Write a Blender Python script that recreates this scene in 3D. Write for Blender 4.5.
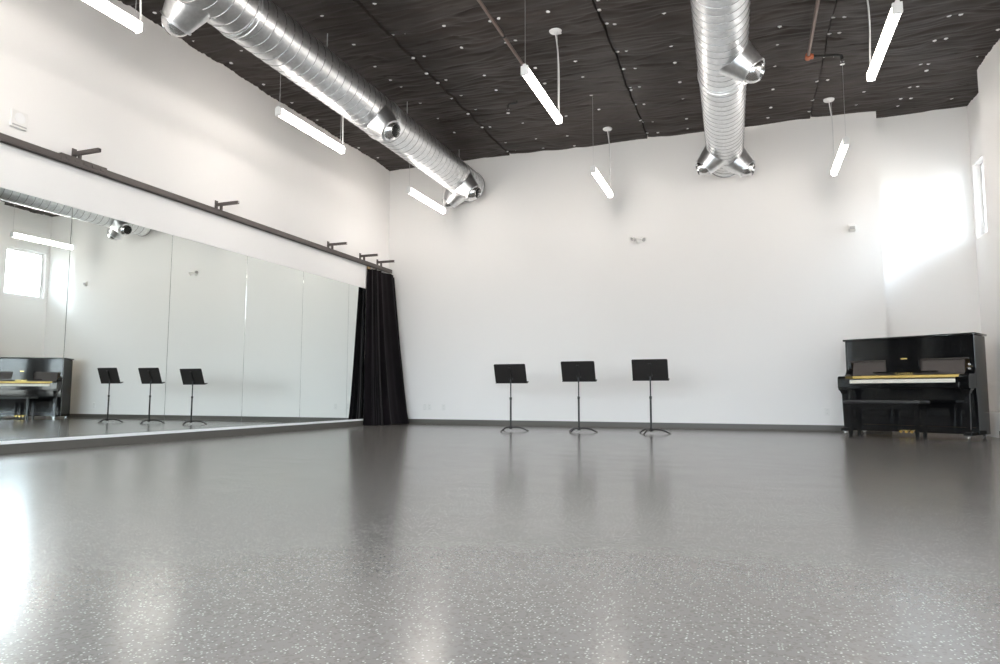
import bpy, bmesh, math, random
from mathutils import Vector, Matrix, noise
R = math.radians
PI = math.pi
for o in list(bpy.data.objects):
    bpy.data.objects.remove(o)
S = bpy.context.scene
COL = S.collection

# ------------------------------------------------------------ camera, sky, exposure
cam_d = bpy.data.cameras.new('camera')
cam = bpy.data.objects.new('camera', cam_d)
COL.objects.link(cam)
cam_d.sensor_width = 36.0
cam_d.lens = 682.5345 / 1000 * 36.0
cam_d.clip_start = 0.05
cam.location = (0, 0, 0.5636)
YAW, TILT, ROLL = 0.3481, 0.0913, -0.0017
cam.rotation_euler = (Matrix.Rotation(YAW, 4, 'Z') @ Matrix.Rotation(PI / 2 + TILT, 4, 'X') @ Matrix.Rotation(-ROLL, 4, 'Z')).to_euler()
S.camera = cam
S.view_settings.view_transform = 'Standard'
S.view_settings.look = 'None'
S.view_settings.gamma = 1
S.view_settings.use_curve_mapping = False
S.view_settings.exposure = 2.85
W = bpy.data.worlds.new('sky')
S.world = W
W.use_nodes = True
bg = W.node_tree.nodes['Background']
_t = W.node_tree
_tc = _t.nodes.new('ShaderNodeTexCoord'); _sp = _t.nodes.new('ShaderNodeSeparateXYZ'); _cr = _t.nodes.new('ShaderNodeValToRGB')
_t.links.new(_tc.outputs['Generated'], _sp.inputs[0]); _t.links.new(_sp.outputs['Z'], _cr.inputs['Fac']); _t.links.new(_cr.outputs['Color'], bg.inputs['Color'])
_cr.color_ramp.elements[0].position = 0.0; _cr.color_ramp.elements[0].color = (.36, .35, .34, 1)      # pale ground outside
_cr.color_ramp.elements[1].position = 0.03; _cr.color_ramp.elements[1].color = (.43, .465, .50, 1)     # bright overcast sky
_e = _cr.color_ramp.elements.new(0.55); _e.color = (1.25, 1.42, 1.62, 1)
bg.inputs['Strength'].default_value = 4.4
LAMP = 3.9           # strength of the tubes

# room dimensions (metres)
XM = -6.597           # mirror face
XW = -6.637           # left wall
D = 11.805            # back wall
D2 = 12.12            # recessed part of back wall
XR = 3.104            # right wall
XA = 3.33             # right wall inside the recess
YA = 10.78
Y0 = -3.2
H = 5.032
HT = 5.25

def portal(y0, y1, z0, z1, x):
    d = bpy.data.lights.new('daylight_portal', 'AREA')
    d.shape = 'RECTANGLE'; d.size = z1 - z0; d.size_y = y1 - y0
    d.cycles.is_portal = True
    o = bpy.data.objects.new('daylight_portal', d)
    COL.objects.link(o)
    o.location = (x, (y0 + y1) / 2, (z0 + z1) / 2)
    o.rotation_euler = (0, R(90), 0)      # faces -X
WIN = [(11.06, 12.04), (6.2, 7.3), (2.6, 3.7), (-1.4, -0.3)]  # recess window first; the other three are guessed, added out of view for daylight
WZ0, WZ1 = 2.93, 4.07
for a, b in WIN:
    portal(a, b, WZ0, WZ1, 3.52)

# ------------------------------------------------------------ helpers
def new_bm():
    return bmesh.new()
def finish(name, bm, mat, parent=None, smooth=None, loc=None, rz=None):
    bmesh.ops.recalc_face_normals(bm, faces=bm.faces)
    me = bpy.data.meshes.new(name)
    bm.to_mesh(me); bm.free()
    if mat: me.materials.append(mat)
    if smooth is not None:
        for p in me.polygons: p.use_smooth = True
        if smooth < 179:
            me.set_sharp_from_angle(angle=R(smooth))
    o = bpy.data.objects.new(name, me)
    COL.objects.link(o)
    if parent: o.parent = parent
    if loc: o.location = loc
    if rz is not None: o.rotation_euler.z = rz
    return o
def box(bm, x0, x1, y0, y1, z0, z1, bev=0.0, seg=2):
    r = bmesh.ops.create_cube(bm, size=1)
    vs = r['verts']
    for v in vs:
        v.co = Vector(((x0 + x1) / 2 + v.co.x * (x1 - x0), (y0 + y1) / 2 + v.co.y * (y1 - y0), (z0 + z1) / 2 + v.co.z * (z1 - z0)))
    if bev > 0:
        es = list({e for v in vs for e in v.link_edges})
        bmesh.ops.bevel(bm, geom=es, offset=bev, segments=seg, affect='EDGES', profile=0.5)
def prism(bm, pts, axis, a, b, bev=0.0):
    """polygon pts extruded along axis; axis 'x': pts are (y,z); 'y': (x,z); 'z': (x,y)"""
    def mk(p, t):
        return {'x': (t, p[0], p[1]), 'y': (p[0], t, p[1]), 'z': (p[0], p[1], t)}[axis]
    A = [bm.verts.new(mk(p, a)) for p in pts]
    B = [bm.verts.new(mk(p, b)) for p in pts]
    n = len(pts)
    fs = [bm.faces.new(A), bm.faces.new(B[::-1])]
    for i in range(n):
        fs.append(bm.faces.new((A[i], B[i], B[(i + 1) % n], A[(i + 1) % n])))
    if bev > 0:
        es = list({e for f in fs for e in f.edges})
        bmesh.ops.bevel(bm, geom=es, offset=bev, segments=2, affect='EDGES')
def frame_from(d):
    d = Vector(d).normalized()
    a = Vector((0, 0, 1)) if abs(d.z) < .9 else Vector((1, 0, 0))
    u = d.cross(a).normalized(); v = d.cross(u).normalized()
    return d, u, v
def tube(bm, pts, r, n=10, caps=True):
    rings = []
    m = len(pts)
    pts = [Vector(p) for p in pts]
    u = None
    for i, p in enumerate(pts):
        d = (pts[min(i + 1, m - 1)] - pts[max(i - 1, 0)]).normalized()
        if u is None: _, u, v = frame_from(d)
        u = (u - d * u.dot(d)).normalized(); v = d.cross(u)
        rr = r[i] if isinstance(r, (list, tuple)) else r
        rings.append([bm.verts.new(p + (u * math.cos(t) + v * math.sin(t)) * rr) for t in [2 * PI * k / n for k in range(n)]])
    for a, b in zip(rings, rings[1:]):
        for k in range(n):
            bm.faces.new((a[k], a[(k + 1) % n], b[(k + 1) % n], b[k]))
    if caps:
        bm.faces.new(rings[0][::-1]); bm.faces.new(rings[-1])
def lathe(bm, origin, axis, prof, n=32, cap0=False, cap1=False):
    """prof: (distance along axis, radius)"""
    d, u, v = frame_from(axis); o = Vector(origin)
    rings = []
    for t, r in prof:
        if r < 1e-6:
            rings.append([bm.verts.new(o + d * t)])
        else:
            rings.append([bm.verts.new(o + d * t + (u * math.cos(q) + v * math.sin(q)) * r) for q in [2 * PI * k / n for k in range(n)]])
    for a, b in zip(rings, rings[1:]):
        if len(a) == 1 and len(b) == 1: continue
        for k in range(n):
            k2 = (k + 1) % n
            if len(a) == 1: bm.faces.new((a[0], b[k2], b[k]))
            elif len(b) == 1: bm.faces.new((a[k], a[k2], b[0]))
            else: bm.faces.new((a[k], a[k2], b[k2], b[k]))
    if cap0 and len(rings[0]) > 1: bm.faces.new(rings[0][::-1])
    if cap1 and len(rings[-1]) > 1: bm.faces.new(rings[-1])
def empty(name, loc, label=None, cat=None, group=None, rz=0):
    o = bpy.data.objects.new(name, None)
    COL.objects.link(o)
    o.location = loc; o.rotation_euler = (0, 0, rz)
    o.empty_display_size = .1
    tag(o, label, cat, group)
    return o
def tag(o, label=None, cat=None, group=None, kind=None):
    if label: o['label'] = label
    if cat: o['category'] = cat
    if group: o['group'] = group
    if kind: o['kind'] = kind
    return o
def struct(name, bm, mat, label=None, smooth=None):
    o = finish(name, bm, mat, smooth=smooth)
    o['kind'] = 'structure'
    if label: o['label'] = label; o['category'] = name.split('_')[0]
    return o
def dup(root, loc, label=None, rz=None):
    r = root.copy(); COL.objects.link(r); r.location = loc
    if rz is not None: r.rotation_euler = (0, 0, rz)
    if label: r['label'] = label
    for ch in list(root.children):
        c = ch.copy(); COL.objects.link(c); c.parent = r
        for g in ch.children:
            d = g.copy(); COL.objects.link(d); d.parent = c
    return r

# ------------------------------------------------------------ materials
def mat(name, color, rough=.5, metal=0., spec=.5, coat=0., emit=None, estr=0., bump=None, coatr=.03):
    m = bpy.data.materials.new(name); m.use_nodes = True
    nt = m.node_tree; b = nt.nodes['Principled BSDF']
    b.inputs['Base Color'].default_value = (*color, 1)
    b.inputs['Roughness'].default_value = rough
    b.inputs['Metallic'].default_value = metal
    b.inputs['Specular IOR Level'].default_value = spec
    b.inputs['Coat Weight'].default_value = coat
    b.inputs['Coat Roughness'].default_value = coatr
    if emit:
        b.inputs['Emission Color'].default_value = (*emit, 1)
        b.inputs['Emission Strength'].default_value = estr
    if bump:
        sc, st, dist = bump
        tc = nt.nodes.new('ShaderNodeTexCoord'); n = nt.nodes.new('ShaderNodeTexNoise'); bp = nt.nodes.new('ShaderNodeBump')
        n.inputs['Scale'].default_value = sc; n.inputs['Detail'].default_value = 4
        bp.inputs['Strength'].default_value = st; bp.inputs['Distance'].default_value = dist
        nt.links.new(tc.outputs['Object'], n.inputs['Vector']); nt.links.new(n.outputs['Fac'], bp.inputs['Height'])
        nt.links.new(bp.outputs['Normal'], b.inputs['Normal'])
    return m
def noisy(m, c1, c2, scale, detail=3, lo=.35, hi=.65, stretch=None):
    nt = m.node_tree; b = nt.nodes['Principled BSDF']
    tc = nt.nodes.new('ShaderNodeTexCoord'); n = nt.nodes.new('ShaderNodeTexNoise'); cr = nt.nodes.new('ShaderNodeValToRGB')
    n.inputs['Scale'].default_value = scale; n.inputs['Detail'].default_value = detail
    src = tc.outputs['Object']
    if stretch:
        mp = nt.nodes.new('ShaderNodeMapping'); mp.inputs['Scale'].default_value = stretch
        nt.links.new(src, mp.inputs['Vector']); src = mp.outputs['Vector']
    nt.links.new(src, n.inputs['Vector'])
    cr.color_ramp.elements[0].position = lo; cr.color_ramp.elements[1].position = hi
    cr.color_ramp.elements[0].color = (*c1, 1); cr.color_ramp.elements[1].color = (*c2, 1)
    nt.links.new(n.outputs['Fac'], cr.inputs['Fac']); nt.links.new(cr.outputs['Color'], b.inputs['Base Color'])
    return m
M = {}
M['wall'] = mat('white_wall_paint', (.875, .86, .845), .75, spec=.25, bump=(60, .04, .002))
M['trimwhite'] = mat('white_trim_paint', (.86, .86, .86), .45)
M['rubber'] = mat('dark_grey_rubber_base', (.10, .092, .08), .45)
M['fabric'] = noisy(mat('black_insulation_facing', (.03, .03, .03), .55, spec=.35, bump=(90, .25, .004)), (.024, .0185, .0162), (.044, .0345, .0305), 1.9, 7, .3, .7, (1, 3.2, 1))
M['pin'] = mat('white_pin_washer', (.93, .93, .93), .4)
M['mirror'] = mat('mirror_glass', (.87, .915, .895), .0, metal=1.)
M['mirrorback'] = mat('dark_mirror_edge', (.06, .07, .065), .5)
M['track'] = mat('brown_grey_track_paint', (.105, .09, .085), .45, metal=.3)
M['wood'] = noisy(mat('raw_plywood', (.55, .38, .2), .7), (.5, .34, .17), (.66, .48, .28), 14, 3, stretch=(1, 6, 1))
M['velour'] = noisy(mat('black_velour', (.004, .003, .004), .95, spec=.1, bump=(180, .3, .003)), (.003, .0022, .003), (.008, .0055, .007), 5, 3, stretch=(1, 1, .3))
M['velour'].node_tree.nodes['Principled BSDF'].inputs['Sheen Weight'].default_value = .16
M['steel'] = mat('galvanised_steel', (.80, .81, .82), .35, metal=1., bump=(5, .04, .01))
M['steel'] = noisy(M['steel'], (.72, .73, .74), (.84, .85, .86), 22, 5)
M['steeldark'] = mat('seam_shade_steel', (.36, .36, .37), .4, metal=1.)  # shadow line of the seam ridges put into the colour; end rims reuse it
M['nozzle'] = mat('polished_nozzle_aluminium', (.80, .80, .80), .22, metal=1.)
M['void'] = mat('dark_hollow', (.01, .01, .01), .9)
M['lampwhite'] = mat('white_lamp_body', (.85, .85, .85), .4)
M['tube'] = mat('lit_diffuser', (.9, .9, .9), .5, emit=(1., .92, .85), estr=LAMP)
M['cord'] = mat('white_cord', (.78, .77, .76), .5)
M['wire'] = mat('thin_steel_wire', (.6, .6, .6), .4, metal=.6)
M['pipe'] = mat('dark_steel_pipe', (.20, .15, .13), .38, metal=.7)
M['blackpipe'] = mat('black_iron_pipe', (.02, .02, .02), .5)
M['copper'] = mat('orange_pipe_fitting', (.62, .18, .08), .4, metal=.3)
M['black'] = mat('black_satin_metal', (.013, .011, .0105), .42, spec=.5)
M['gunmetal'] = mat('dark_nickel_tube', (.05, .05, .052), .35, metal=.6)
M['chrome'] = mat('chrome', (.85, .85, .86), .12, metal=1.)
M['piano'] = mat('black_piano_lacquer', (.004, .004, .0045), .06, spec=.42)
M['ivory'] = mat('ivory_white_keys', (.86, .82, .72), .3)
M['ebony'] = mat('black_keys', (.01, .01, .01), .35)
M['fallboard'] = mat('black_lacquer_reflection_tint', (.055, .044, .040), .30, spec=.5)  # black lacquer lightened: its reflection is put into the colour, shelf roll too
M['gold'] = mat('gold_brass', (.83, .60, .20), .28, metal=1.)
M['goldfelt'] = mat('gold_strip', (.72, .52, .16), .45, metal=.5)
M['leather'] = mat('black_leather', (.018, .018, .018), .38, bump=(150, .3, .003))
M['plate'] = mat('white_plastic_plate', (.82, .81, .79), .35)
M['plategrey'] = mat('grey_plastic_detail', (.45, .44, .43), .4)
# glass
g = bpy.data.materials.new('window_glass'); g.use_nodes = True
nt = g.node_tree; nt.nodes.clear()
out = nt.nodes.new('ShaderNodeOutputMaterial'); tr = nt.nodes.new('ShaderNodeBsdfTransparent'); gl = nt.nodes.new('ShaderNodeBsdfGlossy'); mx = nt.nodes.new('ShaderNodeMixShader'); fr = nt.nodes.new('ShaderNodeFresnel')
tr.inputs['Color'].default_value = (.96, .98, .98, 1); gl.inputs['Roughness'].default_value = .01
nt.links.new(fr.outputs[0], mx.inputs[0]); nt.links.new(tr.outputs[0], mx.inputs[1]); nt.links.new(gl.outputs[0], mx.inputs[2]); nt.links.new(mx.outputs[0], out.inputs[0])
M['glass'] = g
# speckled sheet floor
fl = mat('speckled_grey_vinyl', (.2, .2, .2), .27, spec=.75)
nt = fl.node_tree; b = nt.nodes['Principled BSDF']
tc = nt.nodes.new('ShaderNodeTexCoord')
def N(t): return nt.nodes.new(t)
v = N('ShaderNodeTexVoronoi'); v.inputs['Scale'].default_value = 125; v.inputs['Randomness'].default_value = 1
nt.links.new(tc.outputs['Object'], v.inputs['Vector'])
sepc = N('ShaderNodeSeparateColor'); nt.links.new(v.outputs['Color'], sepc.inputs[0])
near = N('ShaderNodeMath'); near.operation = 'LESS_THAN'; near.inputs[1].default_value = .34
nt.links.new(v.outputs['Distance'], near.inputs[0])
some = N('ShaderNodeMath'); some.operation = 'GREATER_THAN'; some.inputs[1].default_value = .72
nt.links.new(sepc.outputs[0], some.inputs[0])
both = N('ShaderNodeMath'); both.operation = 'MULTIPLY'
nt.links.new(near.outputs[0], both.inputs[0]); nt.links.new(some.outputs[0], both.inputs[1])
dk = N('ShaderNodeMath'); dk.operation = 'LESS_THAN'; dk.inputs[1].default_value = .22
nt.links.new(sepc.outputs[1], dk.inputs[0])
n1 = N('ShaderNodeTexNoise'); n1.inputs['Scale'].default_value = .9; n1.inputs['Detail'].default_value = 5
nt.links.new(tc.outputs['Object'], n1.inputs['Vector'])
mixa = N('ShaderNodeMix'); mixa.data_type = 'RGBA'; mixa.inputs['A'].default_value = (.160, .147, .134, 1); mixa.inputs['B'].default_value = (.178, .165, .151, 1)
nt.links.new(n1.outputs['Fac'], mixa.inputs['Factor'])
mixd = N('ShaderNodeMix'); mixd.data_type = 'RGBA'; mixd.inputs['B'].default_value = (.135, .124, .113, 1)
nt.links.new(dk.outputs[0], mixd.inputs['Factor']); nt.links.new(mixa.outputs['Result'], mixd.inputs['A'])
mixb = N('ShaderNodeMix'); mixb.data_type = 'RGBA'; mixb.inputs['B'].default_value = (.42, .41, .385, 1)
nt.links.new(both.outputs[0], mixb.inputs['Factor']); nt.links.new(mixd.outputs['Result'], mixb.inputs['A'])
nt.links.new(mixb.outputs['Result'], b.inputs['Base Color'])
# scuffs: thin arcs and drags in the gloss
n2 = N('ShaderNodeTexNoise'); n2.inputs['Scale'].default_value = 2.2; n2.inputs['Detail'].default_value = 6; n2.inputs['Distortion'].default_value = 1.2
mp = N('ShaderNodeMapping'); mp.inputs['Scale'].default_value = (1, 3.5, 1); mp.inputs['Rotation'].default_value = (0, 0, .35)
nt.links.new(tc.outputs['Object'], mp.inputs['Vector']); nt.links.new(mp.outputs['Vector'], n2.inputs['Vector'])
mr = N('ShaderNodeMapRange'); mr.inputs['From Min'].default_value = .35; mr.inputs['From Max'].default_value = .7; mr.inputs['To Min'].default_value = .185; mr.inputs['To Max'].default_value = .215
nt.links.new(n2.outputs['Fac'], mr.inputs['Value']); nt.links.new(mr.outputs['Result'], b.inputs['Roughness'])
n3 = N('ShaderNodeTexNoise'); n3.inputs['Scale'].default_value = 130; n3.inputs['Detail'].default_value = 2
nt.links.new(tc.outputs['Object'], n3.inputs['Vector'])
bp = N('ShaderNodeBump'); bp.inputs['Strength'].default_value = .12; bp.inputs['Distance'].default_value = .001
nt.links.new(n3.outputs['Fac'], bp.inputs['Height']); nt.links.new(bp.outputs['Normal'], b.inputs['Normal'])
M['floor'] = fl

# ------------------------------------------------------------ room shell
bm = new_bm(); box(bm, XW - .2, 3.6, Y0 - .2, D2 + .2, -.12, 0); struct('floor', bm, M['floor'])
bm = new_bm(); box(bm, XW - .15, XW, Y0 - .15, D2 + .15, 0, HT); struct('wall_left', bm, M['wall'])
bm = new_bm(); box(bm, XW, 2.02, D, D2 + .15, 0, HT); box(bm, 2.02, 3.52, D2, D2 + .15, 0, HT); struct('wall_back', bm, M['wall'])
bm = new_bm()
FILL_WIN = [(-5.6, -3.3), (-2.5, -.2), (.5, 2.7)]  # windows added behind the camera to brighten the back wall
xs0 = XW
for a, b in FILL_WIN:
    box(bm, xs0, a, Y0 - .15, Y0, 0, HT); box(bm, a, b, Y0 - .15, Y0, 0, .5); box(bm, a, b, Y0 - .15, Y0, 3.3, HT); xs0 = b
box(bm, xs0, 3.5, Y0 - .15, Y0, 0, HT)
struct('wall_front', bm, M['wall'])
for i, (a, b) in enumerate(FILL_WIN):
    w = empty('window_%d' % (i + 5), ((a + b) / 2, Y0 - .07, .5)); w['kind'] = 'structure'  # unseen fill window, guessed for its daylight
    h_ = (b - a) / 2
    bm = new_bm()
    for x0_, x1_, z0_, z1_ in ((-h_, h_, 0, .05), (-h_, h_, 2.75, 2.8), (-h_, -h_ + .05, .05, 2.75), (h_ - .05, h_, .05, 2.75), (-.025, .025, .05, 2.75)):
        box(bm, x0_, x1_, -.03, .03, z0_, z1_, .004)
    finish('window_frame', bm, M['trimwhite'], w)
    bm = new_bm(); box(bm, -h_ + .04, h_ - .04, -.004, .004, .04, 2.76); finish('window_pane', bm, M['glass'], w)
    d_ = bpy.data.lights.new('daylight_portal', 'AREA'); d_.shape = 'RECTANGLE'; d_.size = b - a; d_.size_y = 2.8; d_.cycles.is_portal = True
    o = bpy.data.objects.new('daylight_portal', d_); COL.objects.link(o); o.location = ((a + b) / 2, Y0 - .16, 1.9); o.rotation_euler = (R(90), 0, 0)
bm = new_bm()
def wall_with_holes(bm, x0, x1, y0, y1, holes):
    ys = y0
    for a, b in sorted(holes):
        box(bm, x0, x1, ys, a, 0, HT); box(bm, x0, x1, a, b, 0, WZ0); box(bm, x0, x1, a, b, WZ1, HT)
        ys = b
    box(bm, x0, x1, ys, y1, 0, HT)
wall_with_holes(bm, XR, 3.5, Y0, YA, WIN[1:])
wall_with_holes(bm, XA, 3.5, YA, D2, WIN[:1])
struct('wall_right', bm, M['wall'])
bm = new_bm(); box(bm, XR, XA, YA, D2, 0, .33, .004); struct('trim_1', bm, M['wall'])
for i, (a, b_) in enumerate(WIN):
    w = empty('window_%d' % (i + 1), (3.46, (a + b_) / 2, WZ0)); w['kind'] = 'structure'  # all but the recess window are unseen additions for fill light
    hy, hz = (b_ - a) / 2, WZ1 - WZ0
    bm = new_bm()
    for y0_, y1_, z0_, z1_ in ((-hy, hy, 0, .045), (-hy, hy, hz - .045, hz), (-hy, -hy + .045, .045, hz - .045), (hy - .045, hy, .045, hz - .045)):
        box(bm, -.03, .03, y0_, y1_, z0_, z1_, .004)
    finish('window_frame', bm, M['trimwhite'], w)
    bm = new_bm(); box(bm, -.004, .004, -hy + .04, hy - .04, .04, hz - .04); finish('window_pane', bm, M['glass'], w)

# ceiling: black faced insulation blankets, seams, sags and tufts at every pin
PINS = [(-3.93, 6.56), (-3.92, 7.29), (-3.38, 7.28), (-4.08, 7.28), (-3.38, 7.84), (-3.94, 7.87), (-4.09, 7.84), (-4.71, 7.91), (-4.11, 8.29), (-4.71, 8.34), (-4.09, 8.62), (-3.95, 8.6), (-4.68, 8.61), (-3.39, 8.67), (-3.39, 9.16), (-4.13, 9.19), (-3.96, 9.17), (-2.69, 7.36), (-2.81, 7.38), (-2.8, 7.9), (-2.66, 7.89), (-4.66, 9.19), (-2.08, 7.37), (-1.49, 7.38), (-1.38, 7.38), (-1.52, 7.6), (-1.49, 7.91), (-1.4, 7.94), (-2.09, 7.93), (-1.5, 8.69), (-1.38, 8.7), (-2.07, 8.68), (-1.5, 9.16), (-1.34, 9.17), (-2.08, 9.16), (-2.64, 8.69), (-2.65, 9.19), (-2.1, 9.81), (-1.51, 9.81), (-1.51, 9.89), (-1.37, 9.78), (-0.81, 9.18), (-0.8, 9.8), (-0.81, 10.38), (-0.82, 11.19), (-0.84, 11.62), (-1.52, 10.39), (-1.39, 10.38), (-1.54, 11.01), (-1.52, 11.19), (-1.36, 11.19), (-1.52, 11.67), (-1.34, 11.68), (-2.1, 10.38), (-2.64, 10.39), (-2.83, 11.21), (-2.83, 11.72), (-0.81, 7.92), (-0.81, 8.71), (0.49, 8.71), (0.48, 9.14), (0.47, 9.75), (1.09, 8.7), (1.21, 8.7), (1.09, 9.12), (1.2, 9.09), (1.08, 9.74), (1.2, 9.75), (1.05, 10.42), (1.2, 10.45), (0.47, 10.47), (0.46, 11.17), (0.43, 11.58), (1.05, 11.1), (1.04, 11.54), (1.75, 11.06), (1.71, 11.54), (2.35, 10.42), (2.46, 10.46), (2.47, 10.64), (2.35, 11.1), (2.46, 11.11), (2.32, 11.55), (2.46, 11.56), (2.32, 11.78), (3.04, 11.78), (3.01, 10.41), (2.39, 8.74), (2.53, 8.77), (2.38, 9.12), (2.51, 9.15), (2.36, 9.72), (2.49, 9.72), (3.03, 9.67), (-4.66, 9.84), (-4.63, 10.44), (-4.12, 9.83), (-3.96, 9.75), (-4.1, 10.4), (-3.97, 10.44), (-3.39, 10.43), (-3.4, 11.21), (-3.41, 11.7), (-4.1, 11.67), (-3.94, 11.7), (-3.96, 11.18), (-6.35, 6.33), (-6.54, 6.51), (-6.13, 6.91), (-6.52, 7.17), (-6.52, 7.84), (-6.48, 5.85), (-4.67, 6.59), (-6.52, 8.5), (-6.55, 9.2), (-6.57, 10.51), (-6.53, 11.13), (-4.65, 7.27)]
SEAMS = (-4.09, -1.53, 1.07, 2.42)
def wob(s, y): return .022 * noise.noise(Vector((s, y * 1.4, 0)))
def ceil_z(x, y):
    z = H
    z += .030 * noise.noise(Vector((x * .9, y * 1.3, 3.1)))
    wr = noise.noise(Vector((x * 1.1 + 7, y * 6.0, .4)))
    z += .011 * wr + .004 * noise.noise(Vector((x * 4, y * 19, 9.)))
    rid = 1 - abs(noise.noise(Vector((x * .8 + 3, y * 4.2, 5.5)))) * 2.4
    if rid > .7: z += .045 * (rid - .7)
    for k in range(3):
        rr = 1 - abs(noise.noise(Vector((x * (.5 + .3 * k) + 11 * k, y * (5.5 + 3 * k), 2.5 + k)))) * 9
        if rr > 0: z += (.011 - .003 * k) * rr
    for s in SEAMS[:3]:
        d = x - s - wob(s, y)
        if -.16 < d < 0: z -= .014 * (1 + d / .16)
        elif 0 <= d < .10: z += .016 * (1 - d / .10)
    return z
def pin_h(x, y):
    z = 0
    for px, py in NEARP.get((int(x // .5), int(y // .5)), ()):
        d = math.hypot(x - px, y - py)
        if d < .3: z += .028 * (1 - d / .3) ** 2
    return z
NEARP = {}
for px, py in PINS:
    for i in (-1, 0, 1):
        for j in (-1, 0, 1):
            NEARP.setdefault((int(px // .5) + i, int(py // .5) + j), []).append((px, py))
xs = [(XW - .1 + i * (3.62 - XW + .1) / 300, None) for i in range(301)]
xs = [q for q in xs if all(abs(q[0] - s_) > .032 for s_ in SEAMS[:3])]
for s_ in SEAMS[:3]: xs += [(s_ + d_, s_) for d_ in (-.022, -.008, -.005, .005, .008, .022)]
xs.sort(key=lambda q: q[0])
ys = [Y0 - .1 + i * .3 for i in range(29)]
ys = [y for y in ys if y < 3.2]
n_f = 520
ys += [3.4 + i * (D2 + .1 - 3.4) / n_f for i in range(n_f + 1)]
bm = new_bm()
rows = []
for y in ys:
    row = []
    for x, s_ in xs:
        xx = x + (wob(s_, y) if s_ is not None else 0)
        zz = ceil_z(xx, y) + pin_h(xx, y)
        if s_ is not None and abs(x - s_) < .006: zz += .07
        row.append(bm.verts.new((xx, y, zz)))
    rows.append(row)
for a, b_ in zip(rows, rows[1:]):
    for i in range(len(xs) - 1):
        bm.faces.new((a[i], a[i + 1], b_[i + 1], b_[i]))
box(bm, XW - .15, 3.62, Y0 - .15, D2 + .15, HT, HT + .12)
ceiling = struct('ceiling', bm, M['fabric'], smooth=60)
PS = sorted(PINS, key=lambda p: p[0] ** 2 + p[1] ** 2)
def pin_mesh(bm, x, y, z):
    lathe(bm, (x, y, z + .004), (0, 0, -1), [(0, .027), (.004, .027), (.007, .024), (.009, .008), (.016, .005), (.016, 0)], 12)
bm = new_bm(); pin_mesh(bm, 0, 0, 0)
p0 = finish('washer_pin', bm, M['pin'], ceiling, smooth=40)
p0['label'] = 'white washer pin'
for k, (x, y) in enumerate(PS[:100]):
    o = p0 if k == 0 else p0.copy()
    if k: COL.objects.link(o)
    o.parent = ceiling
    o.location = (x, y, ceil_z(x, y) + pin_h(x, y) - .002)
bm = new_bm()
for x, y in PS[100:]:
    pin_mesh(bm, x, y, ceil_z(x, y) + pin_h(x, y) - .002)
o = finish('washer_pins', bm, M['pin'], ceiling, smooth=40); o['kind'] = 'stuff'; o['label'] = 'far white washer pins'

# rubber base
bm = new_bm()
prism(bm, [(D - .001, 0), (D - .016, 0), (D - .012, .012), (D - .008, .02), (D - .008, .092), (D - .001, .096)], 'x', XW + .001, 2.02)
struct('baseboard_back', bm, M['rubber'])
bm = new_bm(); box(bm, XR - .012, XR, Y0, YA + .002, 0, .095, .002); struct('baseboard_right', bm, M['rubber'])
bm = new_bm()
box(bm, XM - .02, XM + .012, Y0 + .05, 10.908, 0, .088, .003); box(bm, XW + .001, XW + .012, 10.909, D - .012, 0, .095)
struct('baseboard_left', bm, M['rubber'])
bm = new_bm(); box(bm, XM - .02, XM + .016, Y0 + .05, 10.908, .0885, .119, .002); struct('trim_2', bm, M['trimwhite'])
# white header above the mirrors
bm = new_bm(); box(bm, XW + .0005, XM + .004, Y0 + .02, 10.908, 2.509, 2.93, .001); struct('trim_3', bm, M['wall'])
bm = new_bm(); box(bm, XW + .0005, XM - .008, Y0 + .02, 10.905, .12, 2.5085); struct('trim_4', bm, M['mirrorback'])

# ------------------------------------------------------------ mirror panels
SE = [10.905, 10.335, 9.016, 7.716, 6.38, 5.054, 3.72, 2.4, 1.07, -.26, -1.6]
mlab = ['narrow end mirror panel half hidden behind the black curtain', 'tall mirror panel second from the black curtain',
        'tall mirror panel reflecting a bare stretch of wall, third from curtain', 'tall mirror panel showing the small emergency light reflected',
        'tall mirror panel reflecting the three music stands', 'leftmost mirror panel in view, reflecting the black upright piano']
for i in range(len(SE) - 1):
    y1, y0_ = SE[i], SE[i + 1]
    bm = new_bm(); box(bm, XM - .006, XM, y0_ + .0025, y1 - .0025, .1195, 2.507, .0008, 1)
    o = finish('mirror_panel', bm, M['mirror'])
    lab = mlab[i] if i < 6 else ['mirror panel just out of view past the left edge', 'mirror panel beside the camera', 'mirror panel behind the camera', 'last mirror panel of the row behind the camera'][i - 6]
    tag(o, lab, 'mirror', 'wall mirrors along the left wall')

# ------------------------------------------------------------ curtain track and brackets
t = empty('curtain_track', (-6.545, 3, 2.93), 'long dark grey curtain track above the mirrors on the left wall', 'curtain track')
bm = new_bm()
y0_, y1_ = -4.5 - 3, 11.74 - 3
box(bm, -.03, .03, y0_, y1_, .012, .07, .004); box(bm, -.03, -.018, y0_, y1_, 0, .012); box(bm, .018, .03, y0_, y1_, 0, .012)
finish('rail', bm, M['track'], t)
bm = new_bm(); box(bm, -.036, .036, 5.10 - 3 - .27, 5.10 - 3 + .26, .01, .085, .003)
for k in range(5): box(bm, .034, .042, 5.10 - 3 - .22 + k * .1, 5.10 - 3 - .17 + k * .1, .035, .06, .001)
finish('splice_plate', bm, M['track'], t)
bm = new_bm(); box(bm, -.052, -.03, 10.93 - 3, 11.02 - 3, -.07, .06); finish('wood_block', bm, M['wood'], t)['label'] = 'raw wood block'
def bracket_root(y, lab):
    b = empty('track_bracket', (XW, y, 3.08), lab, 'bracket', 'brackets holding the curtain track')
    return b
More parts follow.
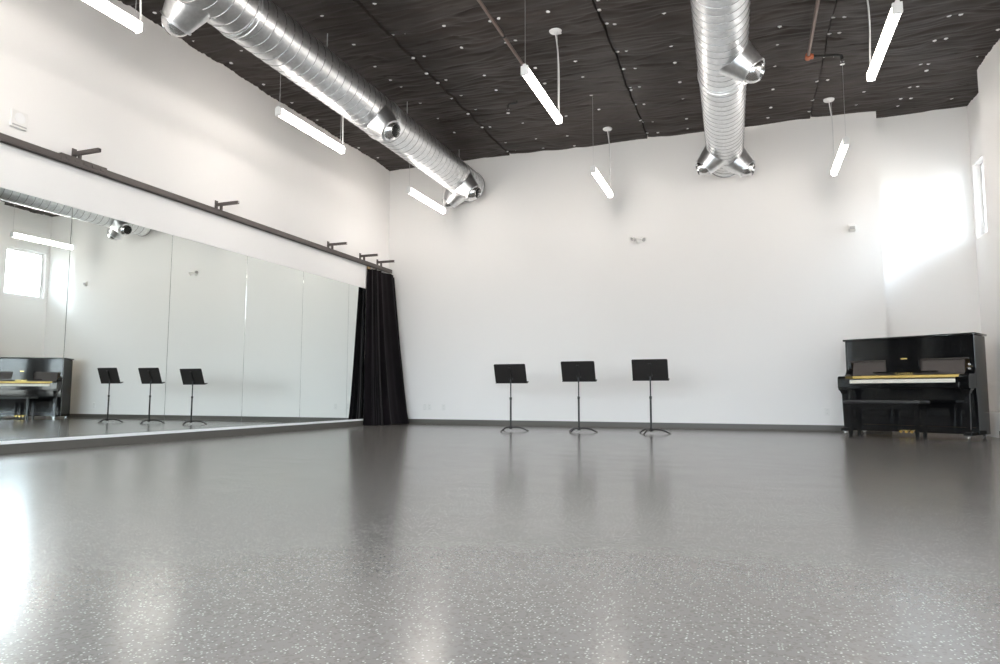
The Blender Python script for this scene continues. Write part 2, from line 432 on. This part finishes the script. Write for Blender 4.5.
BR = [(5.06, 'track bracket nearest the left edge, above the splice plate'), (7.12, 'dark track bracket arm second from the left edge, over the mirrors'),
      (9.72, 'dark track bracket arm in the middle of the far mirrors'), (10.74, 'dark track bracket just left of the curtain top'), (11.36, 'dark track bracket nearest the corner, above the curtain'),
      (2.6, 'track bracket out of view past the left edge')]
for i, (y, lab) in enumerate(BR):
    if i == 0:
        b0 = bracket_root(y, lab)
        bm = new_bm(); box(bm, 0, .012, -.026, .026, -.04, .065, .002); finish('wall_plate', bm, M['track'], b0)
        bm = new_bm(); box(bm, .012, .37, -.02, .02, -.012, .028, .003); finish('arm', bm, M['track'], b0)
        bm = new_bm(); box(bm, .075, .105, -.012, .012, -.079, -.012); finish('hanger', bm, M['track'], b0)
        bm = new_bm(); lathe(bm, (.37, 0, .008), (1, 0, 0), [(-.002, .0), (-.002, .012), (.004, .012), (.004, 0)], 12); finish('end_bolt', bm, M['chrome'], b0)
    else:
        dup(b0, (XW, y, 3.08), lab)

# ------------------------------------------------------------ black curtain bundle in the corner
def curtain():
    nz, nt_ = 46, 420
    rnd = random.Random(5)
    ph = [rnd.uniform(0, 6.28) for _ in range(6)]
    z0, z1 = .012, 2.875
    bm = new_bm(); rows = []
    for j in range(nz + 1):
        s = j / nz                      # 0 bottom .. 1 top
        z = z0 + (z1 - z0) * s
        cy = 11.31; hy = .425 - .04 * s
        if s < .06: hy += .02 * (1 - s / .06)
        cx = -6.345 - .165 * s ** .8; hx = .175 - .115 * s ** .75
        row = []
        for i in range(nt_):
            a = 2 * PI * i / nt_
            ca, sa = math.cos(a), math.sin(a)
            e = .62
            ux = math.copysign(abs(ca) ** e, ca); uy = math.copysign(abs(sa) ** e, sa)
            amp = (.034 + .012 * (1 - s))
            pl = math.sin(12 * a + ph[0] + .5 * math.sin(3 * s + ph[1])) + .4 * math.sin(23 * a + ph[2] + s * 1.3) + .6 * math.sin(5 * a + ph[3] - s)
            x = cx + ux * hx + ca * amp * pl
            y = cy + uy * hy + sa * amp * pl * .8
            x += (y - cy) * (.27 * (1 - s) + .02)
            x = max(x, XW + .012)
            if y < 10.93: x = max(x, XM + (.020 if z > .125 else .022))
            y = min(y, D - .02)
            zz = z
            if s < .02: zz = z + .006 * math.sin(9 * a)
            if j == nz and uy > .80: zz -= .045
            row.append(bm.verts.new((x, y, zz)))
        rows.append(row)
    for a, b_ in zip(rows, rows[1:]):
        for i in range(nt_):
            k = (i + 1) % nt_
            bm.faces.new((a[i], a[k], b_[k], b_[i]))
    c = finish('stage_curtain', bm, None, smooth=180)
    c.data.materials.append(M['velour'])
    return c
cv = curtain()
croot = empty('curtain', (-6.4, 11.3, 0), 'tall gathered black curtain hanging in the far left corner', 'curtain')
cv.name = 'drape'; cv.parent = croot; cv.matrix_parent_inverse = Matrix.Translation((6.4, -11.3, 0))
for k in range(8):
    y = 10.98 + k * .095 - 11.3
    bm = new_bm(); box(bm, -6.550 + 6.4, -6.540 + 6.4, y - .005, y + .005, 2.86, 2.928)
    finish('curtain_hook', bm, M['chrome'], croot)

# ------------------------------------------------------------ spiral ducts
def duct(name, x0, y0, x1, y1, z, rad, label, nozzles, bands, hangers):
    L = y1 - y0
    root = empty(name, (x1, y1, z), label, 'duct', 'spiral ducts under the ceiling')
    sx = (x0 - x1) / (y0 - y1)
    bm = new_bm()
    pitch = .145; nseg = 56
    prof = [0, .455, .475, .49, .53, .545]
    steps = []
    nr = int(L / pitch)
    rows = []; qs = []
    for k in range(nr):
        for q in prof: steps.append((k, q))
    for k, q in steps:
        row = []
        for i in range(nseg):
            a = 2 * PI * i / nseg
            yy = -L + (k + q + i / nseg) * pitch
            yy = min(max(yy, -L), 0)
            rr = rad + (.0045 if .48 < q < .535 else 0)
            row.append(bm.verts.new((sx * yy + rr * math.cos(a), yy, rr * math.sin(a))))
        rows.append(row)
    for rows_i, (a, b_) in enumerate(zip(rows, rows[1:])):
        for i in range(nseg):
            k2 = i + 1
            if k2 < nseg:
                f_ = bm.faces.new((a[i], a[k2], b_[k2], b_[i]))
                f_.material_index = 1 if .47 < steps[rows_i][1] < .535 else 0  # ridge faces darkened by material to draw the seam's shadow
    # close the helix seam: last column joins the first column one turn later
    np_ = len(prof)
    for r in range(len(rows) - np_ - 1):
        bm.faces.new((rows[r][nseg - 1], rows[r + np_][0], rows[r + np_ + 1][0], rows[r + 1][nseg - 1]))
    o = finish('duct_shell', bm, M['steel'], root, smooth=50)
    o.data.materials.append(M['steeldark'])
    # end cap
    bm = new_bm(); lathe(bm, (0, 0, 0), (0, 1, 0), [(-.16, rad + .004), (-.012, rad + .004), (.0, rad - .01), (.0, rad * .5), (0, 0)], 56)
    ec = finish('end_cap', bm, M['steel'], root, smooth=35)
    bm = new_bm(); lathe(bm, (0, 0, 0), (0, 1, 0), [(-.016, rad + .003), (-.016, rad + .013), (.006, rad + .013), (.006, rad - .012), (-.002, rad - .012)], 56); finish('rim', bm, M['steeldark'], ec, smooth=35)
    for yb in bands:
        bm = new_bm(); dy = yb - y1
        lathe(bm, (sx * dy, dy, 0), (0, 1, 0), [(-.05, rad), (-.05, rad + .008), (-.008, rad + .008), (-.006, rad + .016), (.006, rad + .016), (.008, rad + .008), (.05, rad + .008), (.05, rad)], 56)
        finish('joint_band', bm, M['steel'], root, smooth=35)
    for yh in hangers:
        dy = yh - y1
        bm = new_bm(); tube(bm, [(sx * dy, dy, rad + .01), (sx * dy, dy, H - z + .03)], .006, 8)
        box(bm, sx * dy - .025, sx * dy + .025, dy - .025, dy + .025, rad + .002, rad + .02, .003)
        finish('hanger_rod', bm, M['wire'], root)
    for side, yn in nozzles:
        dy = yn - y1
        c = Vector((sx * dy, dy, 0)); d = Vector((side * math.cos(R(45)), 0, -math.sin(R(45))))
        bm = new_bm()
        # conical take-off
        e1 = rad + .175
        lathe(bm, c, d, [(rad * .62, .225), (e1, .150), (e1, .160), (e1 + .014, .160), (e1 + .014, .143), (e1 - .05, .140)], 44)
        nz_ = finish('nozzle', bm, M['steel'], root, smooth=35)
        # swivelling ball, its mouth turned outwards
        aim = Vector((side * .93, -.12, -.30)).normalized()
        bc_ = c + d * (e1 - .008); rb = .138
        prof_ = [(rb * math.cos(R(q)), rb * math.sin(R(q))) for q in range(150, 39, -10)]
        bm = new_bm(); lathe(bm, bc_, aim, prof_ + [(rb * .80, rb * .66), (rb * .55, rb * .60), (rb * .2, rb * .55)], 36)
        finish('eyeball_jet', bm, M['nozzle'], nz_, smooth=60)
        bm = new_bm(); lathe(bm, bc_, aim, [(rb * .25, 0), (rb * .25, rb * .56), (rb * .15, rb * .56), (rb * .15, 0)], 24)
        finish('throat', bm, M['void'], nz_)
    return root
duct('spiral_duct', -4.71, -4.2, -4.83, 11.64, 4.47, .283, 'silver spiral duct running along the left side above the mirrors, ending near the corner',
     [(1, 7.95), (-1, 4.86), (1, 11.0), (-1, 11.40), (1, 1.2)], [5.35, 8.3, 2.0], [9.05, 11.1, 6.9, 4.8])
duct('spiral_duct', .08, -4.2, -.25, 11.66, 4.445, .277, 'silver spiral duct overhead right of centre, pointing at the middle of the back wall',
     [(1, 7.75), (1, 11.2), (-1, 10.92), (-1, 3.0)], [8.35, 4.2], [9.6, 6.5])

# ------------------------------------------------------------ pendant tubes
def lamp():
    r = empty('pendant_light', (0, 0, 3.885), 'x', 'pendant light', 'slim linear pendant lights')
    bm = new_bm()
    prism(bm, [(-.018, .064), (-.018, .080), (-.012, .084), (.012, .084), (.018, .080), (.018, .064)], 'y', -.69, .69)
    finish('housing', bm, M['lampwhite'], r)
    bm = new_bm()
    pts = [(-.034, .056), (-.022, .0638), (.022, .0638), (.034, .056), (.039, .044), (.039, .0)] + [(.039 * math.cos(a), -.030 * math.sin(a)) for a in [R(15 * k) for k in range(1, 12)]] + [(-.039, .0), (-.039, .044)]
    prism(bm, pts, 'y', -.658, .682)
    finish('diffuser', bm, M['tube'], r)
    for s in (-1, 1):
        bm = new_bm(); y0_ = -.690 if s < 0 else .682
        box(bm, -.041, .041, y0_, -.658 if s < 0 else .690, -.031, .068, .006); finish('end_cap', bm, M['lampwhite'], r)
    bm = new_bm(); tube(bm, [(0, -.655, .07), (0, -.655, H - 3.885 + .02)], .0022, 6); finish('suspension_wire', bm, M['wire'], r)
    bm = new_bm(); tube(bm, [(0, .64, .07), (0, .64, H - 3.885 + .02)], .0022, 6); finish('suspension_wire', bm, M['wire'], r)
    bm = new_bm(); lathe(bm, (-.03, .66, H - 3.885 + .015), (0, 0, -1), [(0, 0), (0, .078), (.016, .078), (.028, .07), (.034, .02), (.05, .012), (.05, 0)], 28)
    finish('canopy', bm, M['lampwhite'], r, smooth=40)
    bm = new_bm()
    zt = H - 3.885 - .02
    pts = []
    for k in range(13):
        s = k / 12
        pts.append((-.03 + .035 * math.sin(min(s * 3, 1) * PI / 2) - .004 * math.sin(9 * s), .66 + .03 * s + .006 * math.sin(7 * s + 1), zt + (.07 - zt) * s))
    tube(bm, pts, .0085, 8); finish('power_cord', bm, M['cord'], r, smooth=60)
    return r
l0 = lamp()
labs = {
 (0, 1): 'lit tube light at the top left corner, beside the left duct', (0, 2): 'lit tube light above the mirrors, in front of the left wall', (0, 3): 'lit tube light in far left corner under the left duct end',
 (1, 2): 'lit tube light between the ducts, the nearer one', (1, 3): 'small far lit tube light between the ducts, against the back wall',
 (2, 2): 'largest lit tube light at the top right', (2, 3): 'far lit tube light on the right, above the piano side'}
LY = [0.45, 3.80, 7.14, 10.46]
first = True
for ci, x in enumerate((-5.15, -2.08, 1.31)):
    for ri, y in enumerate([-2.95] + LY):
        ri -= 1
        lab = labs.get((ci, ri), 'lit tube light behind or above the camera, row %s' % ('left', 'middle', 'right')[ci])
        if first: l0.location = (x, y, 3.885); l0['label'] = lab; first = False
        else: dup(l0, (x, y, 3.885), lab)

# ------------------------------------------------------------ sprinkler pipes
p = empty('sprinkler_pipe', (-2.69, 8.4, 4.93), 'brown sprinkler pipe ending at the central tube light', 'pipe')
bm = new_bm(); tube(bm, [(0, -11.4, 0), (0, .35, 0)], .02, 14); finish('pipe_run', bm, M['pipe'], p, smooth=60)
bm = new_bm(); lathe(bm, (0, .3, 0), (0, 1, 0), [(0, .0), (0, .03), (.07, .03), (.07, 0)], 14); finish('elbow', bm, M['blackpipe'], p)
for yy in (-.9, -4):
    bm = new_bm(); lathe(bm, (0, yy, 0), (0, 1, 0), [(0, .02), (0, .027), (.03, .027), (.03, .02)], 14); tube(bm, [(0, yy + .015, .02), (0, yy + .015, .085)], .005, 6); finish('pipe_clip', bm, M['blackpipe'], p)
p = empty('sprinkler_pipe', (.848, 9.28, 4.90), 'dark sprinkler pipe right of the right duct, with orange elbow', 'pipe')
bm = new_bm(); tube(bm, [(0, -12.3, 0), (0, -.03, 0)], .022, 14); finish('pipe_run', bm, M['pipe'], p, smooth=60)
bm = new_bm(); lathe(bm, (0, -.06, 0), (0, 1, 0), [(0, 0), (0, .036), (.03, .038), (.09, .038), (.1, .03), (.1, 0)], 16); lathe(bm, (0, 0, 0), (1, 0, 0), [(.0, .034), (.06, .034), (.065, .028), (.065, 0)], 16); finish('elbow', bm, M['copper'], p, smooth=40)['label'] = 'orange elbow fitting'
bm = new_bm(); tube(bm, [(.06, 0, 0), (.36, 0.12, .02)], .017, 12); finish('branch_pipe', bm, M['blackpipe'], p, smooth=60)
bm = new_bm(); tube(bm, [(.36, .12, .02), (.40, .13, .01), (.41, .13, -.05)], .02, 12); finish('branch_elbow', bm, M['blackpipe'], p, smooth=60)
bm = new_bm(); lathe(bm, (.41, .13, -.04), (0, 0, -1), [(0, 0), (0, .022), (.03, .022), (.035, .012), (.06, .010), (.062, .03), (.066, .03), (.066, 0)], 16); finish('sprinkler_head', bm, M['chrome'], p, smooth=40)
s0 = empty('ceiling_sprinkler', (-3.34, 9.55, H), 'small black and silver sprinkler drop on the ceiling left of the central light', 'sprinkler')
bm = new_bm(); tube(bm, [(.14, 0, -.03), (0.02, 0, -.03), (0, 0, -.05), (0, 0, -.10)], .014, 10); tube(bm, [(.14, 0, -.03), (.14, 0, .01)], .012, 10); finish('drop_pipe', bm, M['blackpipe'], s0, smooth=60)
bm = new_bm(); lathe(bm, (0, 0, -.09), (0, 0, -1), [(0, 0), (0, .02), (.03, .02), (.035, .01), (.075, .01), (.077, .028), (.081, .028), (.081, 0)], 16); finish('sprinkler_head', bm, M['chrome'], s0, smooth=40)

# ------------------------------------------------------------ wall fittings
def outlet(x, z, label, kind=1, group='outlet plates on the back wall'):
    r = empty('wall_outlet', (x, D, z), label, 'outlet', group)
    bm = new_bm(); box(bm, -.038, .038, -.007, 0, -.058, .058, .003); finish('cover_plate', bm, M['plate'], r)
    if kind:
        bm = new_bm()
        for s in (-1, 1): lathe(bm, (0, -.004, s * .026), (0, -1, 0), [(0, 0), (0, .017), (.005, .017), (.005, 0)], 16)
        so = finish('socket', bm, M['plate'], r)
        bm = new_bm()
        for s in (-1, 1):
            box(bm, -.008, -.005, -.0098, -.0088, s * .026 - .006, s * .026 + .007); box(bm, .005, .008, -.0098, -.0088, s * .026 - .006, s * .026 + .007)
        finish('slots', bm, M['plategrey'], so)
    else:
        bm = new_bm()
        for s in (-1, 1): lathe(bm, (0, -.006, s * .045), (0, -1, 0), [(0, 0), (0, .004), (.002, .004), (.002, 0)], 8)
        finish('screws', bm, M['plategrey'], r)
    return r
outlet(-5.80, .325, 'blank white plate nearest the curtain on the back wall', 0)
outlet(-5.70, .325, 'white outlet beside the blank plate near the curtain')
outlet(-5.41, .322, 'white outlet alone, further right from the curtain')
outlet(1.143, .305, 'white outlet on the back wall just left of the piano')
# emergency twin spot
e = empty('emergency_light', (-1.717, D, 3.234), 'small twin headed emergency light high on the back wall above the music stands', 'emergency light')
bm = new_bm(); lathe(bm, (0, 0, 0), (0, -1, 0), [(0, 0), (0, .055), (.012, .055), (.02, .045), (.045, .03), (.045, 0)], 24); finish('base', bm, M['plate'], e, smooth=40)
for s in (-1, 1):
    bm = new_bm(); tube(bm, [(0, -.035, 0), (s * .05, -.06, .01), (s * .075, -.075, .01)], .009, 8); finish('arm', bm, M['plate'], e)
    bm = new_bm(); d = Vector((s * .55, -.7, -.45)).normalized()
    c = Vector((s * .08, -.07, .012 - .01 * s))
    lathe(bm, c, d, [(-.03, 0), (-.028, .018), (-.01, .032), (.03, .044), (.045, .046), (.045, .038), (.03, .03), (.02, 0)], 20); hd = finish('spot_head', bm, M['plate'], e, smooth=40)
    bm = new_bm(); lathe(bm, c, d, [(.032, 0), (.032, .034), (.036, .034), (.036, 0)], 16); finish('lens', bm, M['plategrey'], hd)
e = empty('motion_sensor', (1.604, D, 3.178), 'small white sensor high on the back wall left of the recess', 'sensor')
bm = new_bm(); prism(bm, [(0, -.05), (0, .065), (-.03, .065), (-.06, .03), (-.06, -.03), (-.04, -.05)], 'x', -.045, .045, .005); finish('housing', bm, M['plate'], e)
bm = new_bm(); box(bm, -.036, .036, -.0655, -.058, -.028, .02, .003); finish('lens', bm, M['plategrey'], e)
# wall device top left
e = empty('wall_speaker', (XW, 4.46, 3.225), 'square white device with a round grille high on the left wall', 'wall device')
bm = new_bm(); box(bm, 0, .03, -.08, .08, -.085, .085, .006); finish('housing', bm, M['plate'], e)
bm = new_bm(); lathe(bm, (.029, 0, .015), (1, 0, 0), [(0, 0), (0, .052), (.004, .052), (.006, .046), (.006, 0)], 28); finish('grille', bm, M['trimwhite'], e, smooth=40)
bm = new_bm(); box(bm, .03, .033, -.07, .07, -.07, -.055, .001); finish('label_strip', bm, M['plategrey'], e)
e = empty('wall_sensor', (XW, 4.17, 3.29), 'tiny black round sensor at the left edge beside the white device', 'sensor')
bm = new_bm(); lathe(bm, (0, 0, 0), (1, 0, 0), [(0, 0), (0, .03), (.02, .03), (.03, .022), (.03, 0)], 20); finish('body', bm, M['black'], e, smooth=40)
bm = new_bm(); lathe(bm, (.028, 0, 0), (1, 0, 0), [(0, 0), (0, .012), (.004, .012), (.004, 0)], 16); finish('lens', bm, M['plategrey'], e)

# ------------------------------------------------------------ music stands
def stand():
    r = empty('music_stand', (0, 0, 0), 'x', 'music stand', 'black music stands in front of the back wall')
    # desk: top leans to -Y, back of the desk faces the camera
    top = Vector((0, -.128, 1.062)); bot = Vector((0, -.022, .762))
    up = (top - bot); nrm = Vector((0, -up.z, up.y)).normalized()  # points to camera side
    if nrm.y > 0: nrm = -nrm
    hw = .257
    bm = new_bm()
    th = .004
    def rounded(hw, h0, h1, rr, n=5):
        pts = []
        for cx_, cz_, a0 in ((hw - rr, h1 - rr, 0), (-hw + rr, h1 - rr, 90), (-hw + rr, h0 + rr, 180), (hw - rr, h0 + rr, 270)):
            for k in range(n + 1):
                a = R(a0 + 90 * k / n); pts.append((cx_ + rr * math.cos(a), cz_ + rr * math.sin(a)))
        return pts
    u = up.normalized(); Lh = up.length
    pts = rounded(hw, 0, Lh, .018)
    A = [bm.verts.new(bot + u * z + Vector((x, 0, 0)) + nrm * th) for x, z in pts]
    B = [bm.verts.new(bot + u * z + Vector((x, 0, 0))) for x, z in pts]
    bm.faces.new(A); bm.faces.new(B[::-1])
    for i in range(len(pts)): bm.faces.new((A[i], B[i], B[(i + 1) % len(pts)], A[(i + 1) % len(pts)]))
    finish('desk', bm, M['black'], r)
    # ledge on the musician side and a rolled lip
    bm = new_bm()
    q0 = bot + nrm * th
    def quadbox(p0, e1, e2, e3):
        vs = [bm.verts.new(p0 + e1 * a + e2 * b_ + e3 * c) for a in (0, 1) for b_ in (0, 1) for c in (0, 1)]
        for f in ((0, 1, 3, 2), (4, 6, 7, 5), (0, 4, 5, 1), (2, 3, 7, 6), (0, 2, 6, 4), (1, 5, 7, 3)): bm.faces.new([vs[i] for i in f])
    quadbox(q0 + Vector((-hw - .006, 0, 0)) - u * .004, Vector((2 * hw + .012, 0, 0)), -nrm * .062, u * .005)
    quadbox(q0 + Vector((-hw - .006, 0, 0)) - nrm * .062 - u * .004, Vector((2 * hw + .012, 0, 0)), -nrm * .004, u * .014)
    finish('ledge', bm, M['black'], r)
    bm = new_bm()
    quadbox(bot + u * .06 + nrm * th + Vector((-.022, 0, 0)), Vector((.044, 0, 0)), nrm * .022, u * .20)
    finish('tilt_bracket', bm, M['black'], r)
    bm = new_bm(); pc = bot + u * .075 + nrm * .04
    py = -.055
    lathe(bm, (-.035, py, .835), (1, 0, 0), [(0, 0), (0, .016), (.07, .016), (.07, 0)], 16); lathe(bm, (0, py, .80), (0, 0, 1), [(0, 0), (0, .016), (.04, .016), (.04, 0)], 16)
    finish('clamp', bm, M['gunmetal'], r, smooth=40)
    bm = new_bm(); tube(bm, [(0, py,   .80), (0, py, .50)], .0105, 12); finish('inner_tube', bm, M['gunmetal'], r, smooth=60)
    bm = new_bm(); tube(bm, [(0, py, .52), (0, py, .06)], .0145, 14); lathe(bm, (0, py, .50), (0, 0, 1), [(0, .0145), (.0, .019), (.035, .019), (.035, .0105)], 16); finish('pole', bm, M['black'], r, smooth=60)
    bm = new_bm(); lathe(bm, (0, py, .035), (0, 0, 1), [(0, 0), (0, .024), (.02, .028), (.05, .02), (.06, .0135)], 18); finish('hub', bm, M['black'], r, smooth=40)
    for az in (135, 255, 15):
        a = R(az); d = Vector((math.cos(a), math.sin(a), 0))
        bm = new_bm(); pts = []
        for k in range(11):
            s = k / 10
            pts.append(Vector((0, py, 0)) + d * (.26 * s) + Vector((0, 0, .058 - .050 * s ** 2.2 + .012 * math.sin(PI * s))))
        tube(bm, pts, [.010 + .004 * (1 - k / 10) for k in range(11)], 10)
        lg = finish('leg', bm, M['black'], r, smooth=60)
        bm = new_bm(); e_ = Vector((0, py, 0)) + d * .262
        lathe(bm, (e_.x, e_.y, 0.001), (0, 0, 1), [(0, 0), (0, .014), (.014, .014), (.02, .008), (.02, 0)], 12); finish('rubber_foot', bm, M['rubber'], lg)
    return r
st = stand()
st.location = (-3.463, 10.09, 0); st.scale.z = .972; st['label'] = 'black music stand on the left, nearest the curtain'
s2 = dup(st, (-2.398, 10.13, 0), 'black music stand in the middle of the three'); s2.scale.z = 1.0
s3 = dup(st, (-1.335, 10.13, 0), 'black music stand on the right, nearest the piano'); s3.scale.z = 1.012

# ------------------------------------------------------------ upright piano
PT = R(-30.4)
FL = Vector((1.354, 11.168, 0))
uu = Vector((math.cos(PT), math.sin(PT), 0)); nn = Vector((-math.sin(PT), math.cos(PT), 0))
pc = FL + uu * .815
P = empty('upright_piano', pc, 'glossy black upright piano standing in the right corner recess', 'piano', rz=PT)
def pb(name, boxes, m, parent=P, bev=.003, label=None, smooth=None):
    bm = new_bm()
    for b_ in boxes: box(bm, *b_, bev)
    o = finish(name, bm, M[m], parent, smooth=smooth)
    if label: o['label'] = label
    return o
BK = .450
for s in (-1, 1):
    a, b_ = sorted((s * .775, s * .81))
    bm = new_bm(); box(bm, a, b_, .0, BK, .055, 1.345, .004); finish('side_panel', bm, M['piano'], P)
    a, b_ = sorted((s * .70, s * .81))
    bm = new_bm()
    prism(bm, [(0.0, .655), (-.285, .655), (-.297, .67), (-.297, .80), (-.285, .825), (-.255, .835), (-.06, .838), (-.02, .87), (0.0, .93)], 'x', a, b_, .004)
    finish('arm', bm, M['piano'], P)
    # leg with capital, toe block and caster
    xl = s * .755
    bm = new_bm()
    prof = [(.655, .062), (.640, .062), (.630, .052), (.60, .040), (.585, .036), (.58, .030), (.20, .024), (.11, .022), (.105, .036), (.095, .038)]
    yl = -.20
    rings = []
    for z, w in prof:
        rings.append([bm.verts.new((xl + sx_ * w, yl + sy_ * w, z)) for sx_, sy_ in ((-1, -1), (1, -1), (1, 1), (-1, 1))])
    for A, B in zip(rings, rings[1:]):
        for k in range(4): bm.faces.new((A[k], A[(k + 1) % 4], B[(k + 1) % 4], B[k]))
    bm.faces.new(rings[0]); bm.faces.new(rings[-1][::-1])
    lg = finish('leg', bm, M['piano'], P)
    pb('toe_block', [(xl - .045, xl + .045, -.27, .02, .055, .095)], 'piano', lg)
    for yc in (-.215, .40):
        bm = new_bm(); lathe(bm, (xl - .012, yc, .0275), (1, 0, 0), [(0, 0), (0, .022), (.004, .0275), (.020, .0275), (.024, .022), (.024, 0)], 20)
        cs = finish('caster', bm, M['chrome'], P, smooth=40)
        bm = new_bm(); box(bm, xl - .02, xl - .014, yc - .016, yc + .016, .02, .056); box(bm, xl + .014, xl + .02, yc - .016, yc + .016, .02, .056); box(bm, xl - .03, xl + .03, yc - .03, yc + .03, .05, .056, .001); finish('fork', bm, M['chrome'], cs)
bm = new_bm(); box(bm, -.835, .835, -.022, BK + .005, 1.346, 1.374, .007, 3); finish('lid', bm, M['piano'], P, smooth=40)
pb('upper_panel', [(-.775, .775, .022, .045, 1.055, 1.345)], 'piano', bev=.002)
pb('side_stile', [(-.775, -.745, .008, .022, .95, 1.345), (.745, .775, .008, .022, .95, 1.345)], 'piano', bev=.002)
pb('back_panel', [(-.775, .775, BK - .03, BK - .005, .06, 1.34)], 'wood', bev=0, label='plain back panel')
# fallboard, leaning back, with the shelf roll above it
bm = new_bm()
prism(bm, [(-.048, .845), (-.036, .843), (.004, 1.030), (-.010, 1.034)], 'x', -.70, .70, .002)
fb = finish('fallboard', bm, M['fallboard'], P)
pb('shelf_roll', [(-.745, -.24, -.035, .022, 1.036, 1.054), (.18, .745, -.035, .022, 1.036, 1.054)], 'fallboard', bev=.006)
pb('shelf_core', [(-.775, .775, .0, .03, 1.03, 1.056)], 'piano', bev=.002)
bm = new_bm()
prism(bm, [(-.235, 1.065), (.175, 1.065), (.20, .865), (-.235, .865)], 'y', -.078, -.062, .002)
md = finish('music_desk', bm, M['piano'], P)
pb('desk_ledge', [(-.40, .40, -.105, -.055, .872, .890)], 'piano', md)
pb('latch', [(-.04, .04, -.085, -.07, 1.052, 1.070)], 'gold', md, label='gold latch')
# maker's lettering in gold
cu = bpy.data.curves.new('lettering', 'FONT'); cu.body = 'YAMAHA'; cu.size = .045; cu.extrude = .001; cu.align_x = 'CENTER'; cu.space_character = 1.35
tmp = bpy.data.objects.new('lettering_tmp', cu); COL.objects.link(tmp)
bpy.context.view_layer.update()
me = bpy.data.meshes.new_from_object(tmp.evaluated_get(bpy.context.evaluated_depsgraph_get()))
bpy.data.objects.remove(tmp)
lt = bpy.data.objects.new('lettering', me); COL.objects.link(lt); me.materials.clear(); me.materials.append(M['gold'])
lt.parent = fb; lt.location = (0, -.1065, .8405); lt.rotation_euler = (R(90), 0, 0); lt['label'] = 'gold lettering'
# gold strip behind the keys, key bed, key slip
pb('key_strip', [(-.70, .70, -.062, -.046, .800, .836)], 'goldfelt', label='gold strip behind the keys')
kb = pb('key_bed', [(-.70, .70, -.275, .02, .655, .712)], 'piano')
pb('key_slip', [(-.70, .70, -.297, -.272, .668, .728)], 'piano')
pb('key_block', [(-.70, -.655, -.27, -.07, .713, .80), (.655, .70, -.27, -.07, .713, .80)], 'piano')
kw = 1.308 / 52
wk = None
for i in range(52):
    x = -.654 + kw * (i + .5)
    if wk is None:
        bm = new_bm(); box(bm, -kw / 2 + .0006, kw / 2 - .0006, -.268, -.065, .714, .778, .0015, 1); wk = finish('white_key', bm, M['ivory'], kb); o = wk
    else: o = wk.copy(); COL.objects.link(o)
    o.parent = kb; o.location = (x, 0, 0)
bk = None
for i in range(51):
    if (i % 7) in (1, 4): continue          # lowest key is A
    x = -.654 + kw * (i + 1)
    if bk is None:
        bm = new_bm(); prism(bm, [(-.205, .76), (-.065, .76), (-.065, .788), (-.198, .788)], 'x', -.007, .007); bk = finish('black_key', bm, M['ebony'], kb); o = bk
    else: o = bk.copy(); COL.objects.link(o)
    o.parent = kb; o.location = (x, 0, 0)
# lower case
pb('lower_panel', [(-.775, .775, .03, .052, .15, .655)], 'piano', bev=.002)
pb('bottom_rail', [(-.775, .775, .015, .06, .06, .149)], 'piano', bev=.003)
for k in (-1, 0, 1):
    bm = new_bm()
    x = k * .068 - .01
    tube(bm, [(x, .03, .085), (x, -.03, .082), (x, -.065, .074), (x, -.10, .07)], [.008, .010, .016, .020], 12)
    o = finish('pedal', bm, M['gold'], P, smooth=60); o['label'] = 'gold pedal'
for dz in (0, .055):
    bm = new_bm(); lathe(bm, (.757, -.035, .905 + dz), (0, -1, 0), [(0, 0), (0, .016), (.016, .016), (.02, .01), (.02, 0)], 14); finish('lid_catch', bm, M['chrome'], P)['label'] = 'chrome catch'

# ------------------------------------------------------------ piano bench
bl = Vector((1.201, 10.329, 0)); bw, bd = .94, .36
bc = bl + uu * (bw / 2) + nn * (bd / 2)
B = empty('piano_bench', bc, 'black padded bench in front of the upright piano', 'bench', rz=PT)
bm = new_bm(); box(bm, -bw / 2, bw / 2, -bd / 2, bd / 2, .452, .495, .016, 4)
sb = finish('seat', bm, M['leather'], B, smooth=40)
bm = new_bm()
for i in range(5):
    for j in range(2): lathe(bm, (-.34 + .17 * i, -.07 + .14 * j, .4935), (0, 0, 1), [(0, 0), (0, .009), (.003, .006), (.004, 0)], 10)
finish('buttons', bm, M['leather'], sb)
bm = new_bm()
box(bm, -bw / 2 + .03, bw / 2 - .03, -bd / 2 + .025, -bd / 2 + .043, .385, .452); box(bm, -bw / 2 + .03, bw / 2 - .03, bd / 2 - .043, bd / 2 - .025, .385, .452)
box(bm, -bw / 2 + .03, -bw / 2 + .048, -bd / 2 + .043, bd / 2 - .043, .385, .452); box(bm, bw / 2 - .048, bw / 2 - .03, -bd / 2 + .043, bd / 2 - .043, .385, .452)
finish('apron', bm, M['piano'], B)
for sx_ in (-1, 1):
    for sy_ in (-1, 1):
        bm = new_bm(); cx_, cy_ = sx_ * (bw / 2 - .065), sy_ * (bd / 2 - .05)
        rings = []
        for z, w in ((.45, .028), (.36, .026), (.03, .017), (.0, .019)):
            rings.append([bm.verts.new((cx_ + a * w, cy_ + b_ * w, z + .0005)) for a, b_ in ((-1, -1), (1, -1), (1, 1), (-1, 1))])
        for A_, B_ in zip(rings, rings[1:]):
            for k in range(4): bm.faces.new((A_[k], A_[(k + 1) % 4], B_[(k + 1) % 4], B_[k]))
        bm.faces.new(rings[0]); bm.faces.new(rings[-1][::-1])
        finish('leg', bm, M['piano'], B)
